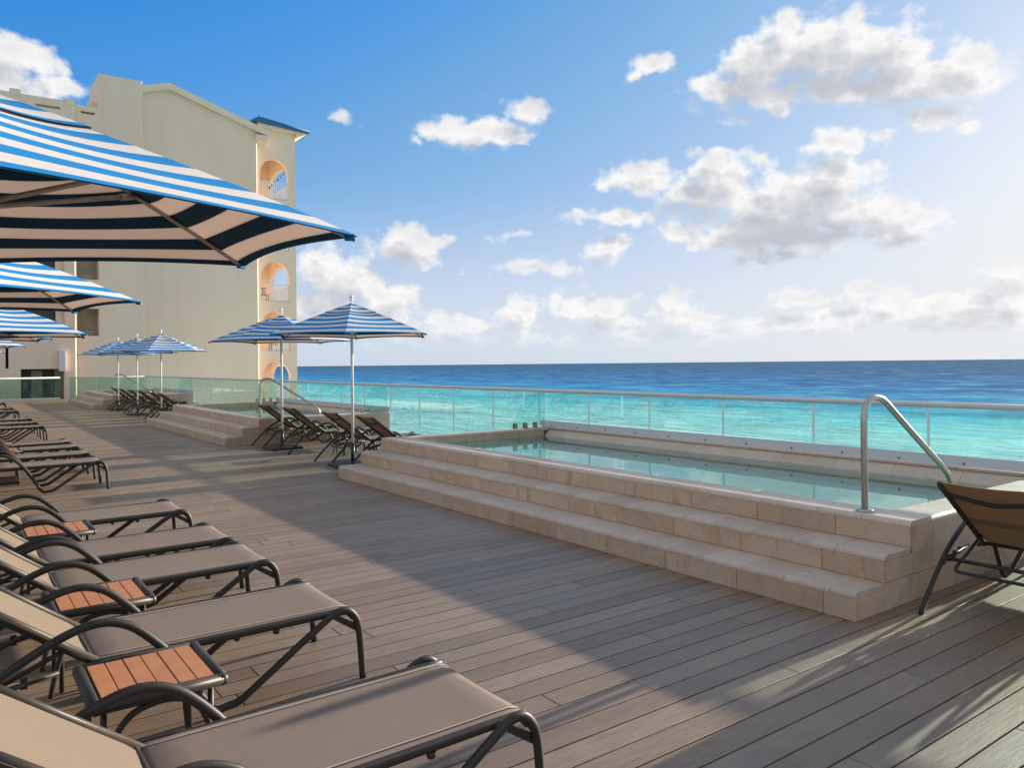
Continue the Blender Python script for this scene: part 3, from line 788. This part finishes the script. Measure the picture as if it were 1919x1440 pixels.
# ---------------------------------------------------------------- parasols
UR, RISE = 1.30, .485
STR = .0905
def parasol(label, loc, rot, zr=2.0, tilt=(0, 0), group='blue and white striped parasols', strap=False):
    r = root('parasol', label, 'parasol', loc, 0, group)
    Mt = Matrix.Translation((0, 0, zr)) @ Matrix.Rotation(tilt[0], 4, 'X') @ Matrix.Rotation(tilt[1], 4, 'Y')
    def T(p): return tuple(Mt @ Vector(p))
    def rib(k, t, lift=0):
        a = rot + k * math.pi / 3
        z = RISE * (1 - t) + .014 * math.sin(math.pi * min(1, t)) - .008 * t ** 6 + lift
        return Vector((UR * t * math.cos(a), UR * t * math.sin(a), z))
    def surf(k, u, t, lift=0, sag=.022):
        p = rib(k, t, lift).lerp(rib(k + 1, t, lift), u); q = 4 * u * (1 - u)
        p.z -= sag * q * math.sin(math.pi * min(1, t * .9))
        p.z += .024 * q * t ** 5
        s = 1 - .036 * q * t ** 4; p.x *= s; p.y *= s
        return p
    slant = math.hypot(UR * .866, RISE)
    rows = [0., .046]
    while rows[-1] < slant - .13: rows.append(rows[-1] + STR)
    def skin(name, rows, t_of, lift, parent):
        m = MB(); nu = 10
        for k in range(6):
            base = len(m.v)
            for sdist in rows:
                for j in range(nu + 1): m.v.append(T(surf(k, j / nu, t_of(sdist), lift)))
            for i in range(len(rows) - 1):
                for j in range(nu):
                    a = base + i * (nu + 1) + j
                    m.f.append((a, a + 1, a + nu + 2, a + nu + 1)); m.m.append(i % 2); m.sm.append(True)
        n0 = len(m.v); nf = len(m.f)                        # underside skin just below, shade and warm bounce painted into its colours
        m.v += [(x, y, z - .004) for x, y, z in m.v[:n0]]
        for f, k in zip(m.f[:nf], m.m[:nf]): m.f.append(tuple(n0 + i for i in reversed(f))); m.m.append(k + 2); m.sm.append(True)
        return m.build(name, [MT['blue'], MT['whitec'], MT['blue_shade'], MT['white_bounce']], parent)
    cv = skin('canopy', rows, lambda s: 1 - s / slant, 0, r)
    vt = .34
    vs = slant * vt; vrows = [0., .035, .12, .21, .30, vs - .012]
    vrows = [v for v in vrows if v < vs]
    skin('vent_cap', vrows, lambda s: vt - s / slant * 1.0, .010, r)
    m = MB(); m.lathe([(.02, 0), (.034, .010), (.020, .022), (.018, .036), (.031, .046), (.036, .062), (.031, .080), (.015, .090)], n=14)
    o = m.build('finial', MT['pole'], r); o.matrix_local = Mt @ Matrix.Translation((0, 0, RISE + .045))
    for k in range(6):
        pts = [T(rib(k, t, -.016)) for t in (.03, .25, .5, .75, .94, .995)]
        m = MB(); m.tube(pts, .009, .011, n=6); rb = m.build('rib', MT['rib'], r)
        a, b_ = T((.03 * math.cos(rot + k * math.pi / 3), .03 * math.sin(rot + k * math.pi / 3), .075)), T(rib(k, .52, -.028))
        m = MB(); m.tube([a, b_], .0095, n=6); d = (Vector(b_) - Vector(a)).normalized()
        m.tube([Vector(b_) - d * .05, Vector(b_) + d * .012], .014, n=8); m.build('strut', MT['rib'], r)
        q = rib(k, .985, -.01); m = MB(); m.cbox(-.024, .010, -.014, .014, -.014, .008, .004)
        o = m.build('tip_pocket', MT['blue'], r); o.matrix_local = Mt @ Matrix.Translation(q) @ Matrix.Rotation(rot + k * math.pi / 3, 4, 'Z')
    m = MB(); m.tube([T((0, 0, RISE + .02)), T((0, 0, .0)), (0, 0, zr - .5), (0, 0, .30)], .0205, n=14); m.build('pole', MT['pole'], r)
    m = MB(); m.lathe([(.03, -.05), (.055, -.045), (.055, .0), (.03, .01)], n=14); o = m.build('hub', MT['pole'], r); o.matrix_local = Mt @ Matrix.Translation((0, 0, .08))
    m = MB(); m.tube([(0, 0, .04), (0, 0, .36)], .029, n=14); m.tube([(.02, 0, .24), (.075, 0, .24)], .011, n=8); m.build('sleeve', MT['black'], r)
    m = MB(); m.cbox(-.29, .29, -.29, .29, .0, .045, .012); m.build('base_plate', MT['black'], r)
    if strap:
        for off in (.0, .035):
            pts = [T(surf(5 if strap == 1 else 0, .96 - off * 2 + .0 * i, t, .012)) for i, t in enumerate((.42, .6, .75, .88))]
            m = MB(); m.tube(pts, .006, n=5); m.build('tie_strap', MT['black'], r)
    return r
D = R_
parasol('huge nearest striped parasol canopy filling the upper left corner', (.015, 3.092, 0), D(-31), 1.999, (D(1.84), D(-.92)))
parasol('striped canopy tip at left just under the huge nearest canopy', (-.08, 6.55, 0), D(-18), 2.03)
parasol('third striped canopy from the front at the left edge, half shaded', (.48, 12.5, 0), D(-36), 2.0)
parasol('striped canopy at left edge showing pinkish underside and a rib', (.16, 14.3, 0), D(-26), 2.0)
parasol('small striped canopy tip at left edge, second smallest there', (.1, 19.2, 0), D(-20), 2.0)
parasol('tiniest striped canopy tip at the left edge', (.1, 26.6, 0), D(-20), 2.0)
parasol('striped parasol on white pole next to the near pool\'s step end', (5.0, 10.98, 0), D(2), 2.0, strap=True)
parasol('striped parasol on white pole overlapping the building\'s arched balcony tower', (5.03, 14.15, 0), D(34), 2.0)
parasol('right one of three far striped parasols before the cream wall', (4.97, 23.9, 0), D(4), 2.0)
parasol('middle one of three far striped parasols before the cream wall', (4.97, 27.35, 0), D(24), 2.0)
parasol('left one of three far striped parasols before the cream wall', (4.97, 30.8, 0), D(47), 2.0)

# ---------------------------------------------------------------- building
bl = root('apartment_building', 'cream stuccoed hotel block with gable and arched balcony tower', 'building', (0, 0, 0))
def SX(x, Y): return x * Y / 46.0
def SZ(z, Y): return CAM_H + (z - CAM_H) * Y / 46.0
def wall_holes(m, x0, x1, z0, z1, holes, y, th, mi=0):
    xs = sorted({x0, x1, *[h[0] for h in holes], *[h[1] for h in holes]}); zs = sorted({z0, z1, *[h[2] for h in holes], *[h[3] for h in holes]})
    for a, b_ in zip(xs[:-1], xs[1:]):
        for c, d in zip(zs[:-1], zs[1:]):
            mx, mz = (a + b_) / 2, (c + d) / 2
            if any(h[0] < mx < h[1] and h[2] < mz < h[3] for h in holes): continue
            m.add([(a, y, c), (b_, y, c), (b_, y, d), (a, y, d)], [(0, 1, 2, 3)], mi)
    for a, b_, c, d in holes:
        m.add([(a, y, c), (b_, y, c), (b_, y, d), (a, y, d), (a, y + th, c), (b_, y + th, c), (b_, y + th, d), (a, y + th, d)],
              [(0, 4, 5, 1), (3, 2, 6, 7), (0, 3, 7, 4), (1, 5, 6, 2)], mi)
Y1, Y2, Y3, Y4 = 45.4, 45.8, 46.2, 46.7
Zb = -14.0
def q(x, Y): return SX(x, Y)
# left block with recessed openings
h1 = []; X5 = q(5.48, Y1)
for k in range(4):
    z0 = 3.22 + 2.98 * k
    h1.append((q(2.78, Y1), q(4.95, Y1), SZ(z0, Y1), SZ(z0 + 1.43, Y1)))
    h1.append((q(-1.9, Y1), q(.6, Y1), SZ(z0, Y1), SZ(z0 + 1.43, Y1)))
door = (q(3.0, Y1), q(4.9, Y1), -1.6, SZ(1.5, Y1)); h1.append(door)
slot = (q(3.75, Y1), q(4.85, Y1), SZ(14.93, Y1), SZ(15.06, Y1)); h1.append(slot)
h1.append((q(2.36, Y1), q(2.49, Y1), SZ(1.54, Y1), SZ(2.62, Y1)))
m = MB(); wall_holes(m, -14, X5 - .05, Zb, SZ(15.4, Y1), h1, Y1, .45)
m.add([(X5 - .05, Y1, Zb), (X5, Y1 + .05, Zb), (X5, Y1 + .05, SZ(15.4, Y1)), (X5 - .05, Y1, SZ(15.4, Y1))], [(0, 1, 2, 3)])
m.add([(X5, Y1 + .05, Zb), (X5, 56, Zb), (X5, 56, SZ(15.2, Y1)), (X5, Y1 + .05, SZ(15.2, Y1))], [(0, 1, 2, 3)])
m.box(-14, X5 - .051, Y1 + .001, Y1 + .45, SZ(15.4, Y1) - .002, SZ(15.4, Y1) + .03)
m.box(-14, X5, Y1 + .46, 56, Zb, SZ(14.2, Y1) - 2.2)
m.box(q(2.65, Y1), q(3.12, Y1), Y1 - .03, Y1 + .5, SZ(15.3, Y1), SZ(15.62, Y1)); m.box(q(5.06, Y1), q(5.50, Y1), Y1 - .03, Y1 + .5, SZ(15.2, Y1), SZ(15.56, Y1))
m.box(q(.2, Y1), q(.67, Y1), Y1 - .03, Y1 + .5, SZ(15.3, Y1), SZ(15.62, Y1))
m.build('left_wall', MT['stucco'], bl)
def window(a, b_, c, d, y, dark=True):
    m = MB()
    if dark:
        m.box(a, b_, y - .03, y + .02, c, c + .05); m.box(a, b_, y - .03, y + .02, d - .05, d); m.box(a, a + .05, y - .028, y + .018, c + .05, d - .05); m.box((a + b_) / 2 - .03, (a + b_) / 2 + .03, y - .028, y + .018, c + .05, d - .05); m.box(b_ - .05, b_, y - .028, y + .018, c + .05, d - .05)
        w = m.build('window', MT['darkroom'], bl)
        p = MB(); p.box(a + .05, b_ - .05, y - .008, y + .008, c + .05, d - .05); p.build('pane', MT['pane'], w)
    else:
        m.box(a, b_, y, y + .05, c, d); w = m.build('window', MT['taupe'], bl)
        p = MB(); p.tube([(a + .02, y - .3, c + .22), (b_ - .02, y - .3, c + .22)], .025, n=6); p.tube([(a + .02, y - .3, c + .1), (b_ - .02, y - .3, c + .1)], .02, n=6); p.build('rail', MT['rail'], w)
for a, b_, c, d in h1:
    if (a, b_, c, d) in (door, slot): continue
    if b_ - a < .3: window(a, b_, c, d, Y1 + .42); continue
    cut = b_ - .38; window(a, cut, c, d, Y1 + .42)
    m = MB(); m.box(cut + .002, b_, Y1 + .22, Y1 + .449, c + .001, d - .001); m.build('pier', MT['stucco'], bl)
m = MB(); a, b_, c, d = door
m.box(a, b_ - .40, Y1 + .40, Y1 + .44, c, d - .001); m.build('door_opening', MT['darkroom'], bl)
m = MB(); m.box(a + .46, a + .94, Y1 + .33, Y1 + .38, c, d - .08); m.build('curtain', MT['curtain'], bl)
m = MB(); m.box(b_ - .40, b_, Y1 + .30, Y1 + .449, c, d - .001); m.build('door_jamb', MT['curtain'], bl)
m = MB(); m.cbox(q(4.66, Y1), q(4.93, Y1), Y1 - .25, Y1 - .002, SZ(1.38, Y1), SZ(2.46, Y1), .02); m.build('utility_box', MT['plate'], bl)
# middle block and the tall stair tower above it
X8 = q(8.78, Y2); xa = q(5.44, Y2)
h2 = []
for k in range(4):
    z0 = 3.22 + 2.98 * k; h2.append((q(5.52, Y2), q(6.55, Y2), SZ(z0, Y2), SZ(z0 + 1.45, Y2)))
h2b = (q(5.78, Y2), q(6.44, Y2), SZ(14.93, Y2), SZ(15.05, Y2))
zt2 = SZ(15.33, Y2); zt3 = SZ(17.2, Y2); xt = q(6.62, Y2)
m = MB(); wall_holes(m, xa, xt, Zb, zt2, h2 + [h2b], Y2, .8)
wall_holes(m, xt, X8 - .05, Zb, zt3, [], Y2, .3)
for x in (X8,):
    m.add([(x - .05, Y2, Zb), (x, Y2 + .05, Zb), (x, Y2 + .05, zt3), (x - .05, Y2, zt3)], [(0, 1, 2, 3)])
    m.add([(x, Y2 + .05, Zb), (x, Y2 + 3.2, Zb), (x, Y2 + 3.2, zt3), (x, Y2 + .05, zt3)], [(0, 1, 2, 3)])
m.add([(xt, Y2, zt2 - .5), (xt, Y2, zt3), (xt, Y2 + 3.2, zt3), (xt, Y2 + 3.2, zt2 - .5)], [(0, 1, 2, 3)])
m.add([(xt, Y2 + 3.2, zt2 - .5), (X8, Y2 + 3.2, zt2 - .5), (X8, Y2 + 3.2, zt3), (xt, Y2 + 3.2, zt3)], [(0, 1, 2, 3)])
m.add([(xt, Y2, zt3), (X8 - .05, Y2, zt3), (X8, Y2 + .05, zt3), (X8, Y2 + 3.2, zt3), (xt, Y2 + 3.2, zt3)], [(0, 1, 2, 3, 4)])
m.box(xa, xt - .002, Y2 + .002, Y2 + .78, zt2 - .003, zt2 + .02)
m.box(xa, X8 - .1, Y2 + .82, 56, Zb, SZ(14.0, Y2) - 2)
m.build('stair_tower_wall', MT['stucco'], bl)
m = MB(); m.prism([(q(6.12, Y2), zt2 + .02), (q(6.2, Y2), SZ(15.82, Y2)), (xt - .002, SZ(15.82, Y2)), (xt - .002, zt2 + .25), (q(6.35, Y2), zt2 + .02)], Y2 + .6, Y2 + .9); m.build('roof_brace', MT['stucco'], bl)
for a, b_, c, d in h2: window(a, b_, c, d, Y2 + .76, False)
# gable wall
xg0, xg1 = q(8.70, Y3), q(15.02, Y3); xap = q(10.1, Y3); zg = lambda x: SZ(16.98, Y3) - .312 * abs(x - xap)
m = MB()
m.add([(xg0, Y3, Zb), (xg1 - .06, Y3, Zb), (xg1 - .06, Y3, zg(xg1)), (xap, Y3, zg(xap)), (xg0, Y3, zg(xg0))], [(0, 1, 2, 3, 4)])
m.add([(xg1 - .06, Y3, Zb), (xg1, Y3 + .06, Zb), (xg1, Y3 + .06, zg(xg1)), (xg1 - .06, Y3, zg(xg1))], [(0, 1, 2, 3)])
m.add([(xg1, Y3 + .06, Zb), (xg1, 58, Zb), (xg1, 58, zg(xg1)), (xg1, Y3 + .06, zg(xg1))], [(0, 1, 2, 3)])
m.build('gable_wall', MT['stucco'], bl)
m = MB(); xr = q(15.6, Y3); xl = q(8.0, Y3); t_ = .36
m.prism([(xl, zg(xl)), (xap, zg(xap)), (xr, zg(xr)), (xr, zg(xr) + t_), (xap, zg(xap) + t_), (xl, zg(xl) + t_)], Y3 - .28, Y3 + 10)
m.box(q(14.85, Y3), xr, Y3 - .26, Y3 + 3, zg(xr) - .32, zg(xr) + .02)
m.build('roof', MT['stucco'], bl)
# arched balcony tower
tx0, tx1 = q(14.98, Y4), q(17.33, Y4); ox0, ox1 = q(15.16, Y4), q(16.90, Y4)
fl = [SZ(z, Y4) for z in (-3.55, -.6, 2.44, 5.43, 8.52, 11.61)]; ftop = SZ(15.75, Y4)
def arch(m, ax0, ax1, zs, za, ztop, y0, y1, axis='y', n=14):
    c, hw = (ax0 + ax1) / 2, (ax1 - ax0) / 2
    zc = lambda x: zs + (za - zs) * math.sqrt(max(0, 1 - ((x - c) / hw) ** 2))
    for k in range(n):
        a = c - hw * math.cos(math.pi * k / n); b_ = c - hw * math.cos(math.pi * (k + 1) / n)
        m.prism([(a, zc(a)), (b_, zc(b_)), (b_, ztop), (a, ztop)], y0, y1, axis=axis)
m = MB(); TH_ = .28; DY = 4.2
m.box(tx0 - .3, ox0, Y4, Y4 + TH_, Zb, ftop); m.box(ox1, tx1, Y4, Y4 + TH_, Zb, ftop)
for i, f in enumerate(fl):
    top = fl[i + 1] if i + 1 < len(fl) else ftop
    arch(m, ox0, ox1, f + 1.42, f + 2.42, top - .0, Y4 + .002, Y4 + TH_ - .002)
    m.box(ox0, ox1, Y4 + .004, Y4 + TH_ - .004, f - .14, f)
    m.box(tx0 - .2, tx1 - .002, Y4 + TH_, Y4 + DY, f - .18, f)                    # floor slab
    arch(m, Y4 + .45, Y4 + DY, f + 1.42, f + 2.35, top - .18, tx1 - .26, tx1 - .003, axis='x')
    m.box(tx1 - .262, tx1 - .006, Y4 + .45, Y4 + DY, f - .17, f)
m.box(tx1 - .26, tx1 - .003, Y4 + TH_, Y4 + .45, Zb, ftop)
m.box(tx0 - .2, tx1 - .004, Y4 + DY + .001, Y4 + DY + .249, Zb, ftop)
m.box(tx0 - .2, tx1 - .01, Y4 + .01, Y4 + DY, ftop - .05, ftop)
m.build('balcony_tower_wall', MT['stucco'], bl)
for f in fl[1:]:
    m = MB()
    n = 13
    for k in range(n + 1):
        x = ox0 + .03 + (ox1 - ox0 - .06) * k / n; m.box(x - .014, x + .014, Y4 + .12, Y4 + .148, f + .06, f + 1.0)
    m.box(ox0, ox1, Y4 + .105, Y4 + .165, f + 1.0, f + 1.06); m.box(ox0, ox1, Y4 + .11, Y4 + .16, f + .03, f + .07)
    yy0 = Y4 + .5
    for k in range(25):
        y = yy0 + k * .145; m.box(tx1 - .15, tx1 - .122, y - .014, y + .014, f + .06, f + 1.0)
    m.box(tx1 - .165, tx1 - .105, Y4 + .46, Y4 + DY, f + 1.0, f + 1.06)
    m.build('balcony_railing', MT['white'], bl)
m = MB(); zr0 = SZ(15.92, Y4)
xr0, xr1, xr2 = q(14.55, Y4), q(14.95, Y4), q(18.1, Y4)
m.prism([(xr0, zr0 + .12), (xr1, zr0 + .36), (xr2, zr0 - .02), (xr2, zr0 - .12), (xr1, zr0 + .08), (xr0, zr0 + .02)], Y4 - .45, Y4 + 3.3)
for k in range(9):
    y = Y4 - .40 + k * .42
    m.tube([(xr1, y, zr0 + .365), (xr2, y, zr0 - .012)], .06, n=6)
m.build('blue_tile_roof', MT['roof'], bl)
m = MB(); m.prism([(tx0, ftop - .02), (tx0, zr0 + .02), (xr1, zr0 + .075), (xr2 - .08, zr0 - .125), (tx1, ftop - .30), (tx1, ftop - .02)][::-1], Y4 - .30, Y4 + 2.9); m.build('eave', MT['stucco'], bl)
# things on the balconies
def balcony_chair(x, y, z, label):
    r = root('balcony_chair', label, 'chair', (x, y, z), 0, 'dark chairs on the arched balconies')
    m = MB(); m.cbox(-.24, .24, -.22, .22, .40, .44, .01); m.build('seat', MT['black'], r)
    m = MB()
    for k in range(5): m.box(-.22 + k * .1, -.18 + k * .1, .20, .225, .44, .85)
    m.box(-.24, .24, .198, .228, .85, .90); m.build('backrest', MT['black'], r)
    for sx in (-.22, .22):
        for sy in (-.2, .2):
            m = MB(); m.box(sx - .018, sx + .018, sy - .018, sy + .018, 0, .40); m.build('leg', MT['black'], r)
balcony_chair(q(15.55, Y4), Y4 + .75, fl[3] + .001, 'dark chair behind the white railing of the middle arched balcony')
balcony_chair(q(16.2, Y4), Y4 + .9, fl[2] + .001, 'dark chair on the arched balcony just behind the parasol canopy')
hm = root('hammock', 'dark and white striped hammock slung across the top arched balcony', 'hammock', (0, Y4 + .5, fl[5]))
m = MB(); a_ = Vector((q(15.85, Y4), 0, .75)); c_ = Vector((q(16.88, Y4), 0, 1.85)); nseg = 12
for k in range(nseg):
    p0, p1 = a_.lerp(c_, k / nseg), a_.lerp(c_, (k + 1) / nseg); wd = .11 * (1 - k / nseg * .8)
    m.add([(p0.x, -.05, p0.z - wd), (p1.x, -.05, p1.z - wd * .93), (p1.x, .05, p1.z + wd * .5), (p0.x, .05, p0.z + wd * .5)], [(0, 1, 2, 3)], k % 2)
m.build('striped_cloth', [MT['black'], MT['white']], hm)
m = MB(); m.tube([c_, (q(16.92, Y4), 0, 2.0)], .012, n=6); m.tube([a_, (q(15.2, Y4), 0, 1.5)], .012, n=6); m.build('rope', MT['black'], hm)
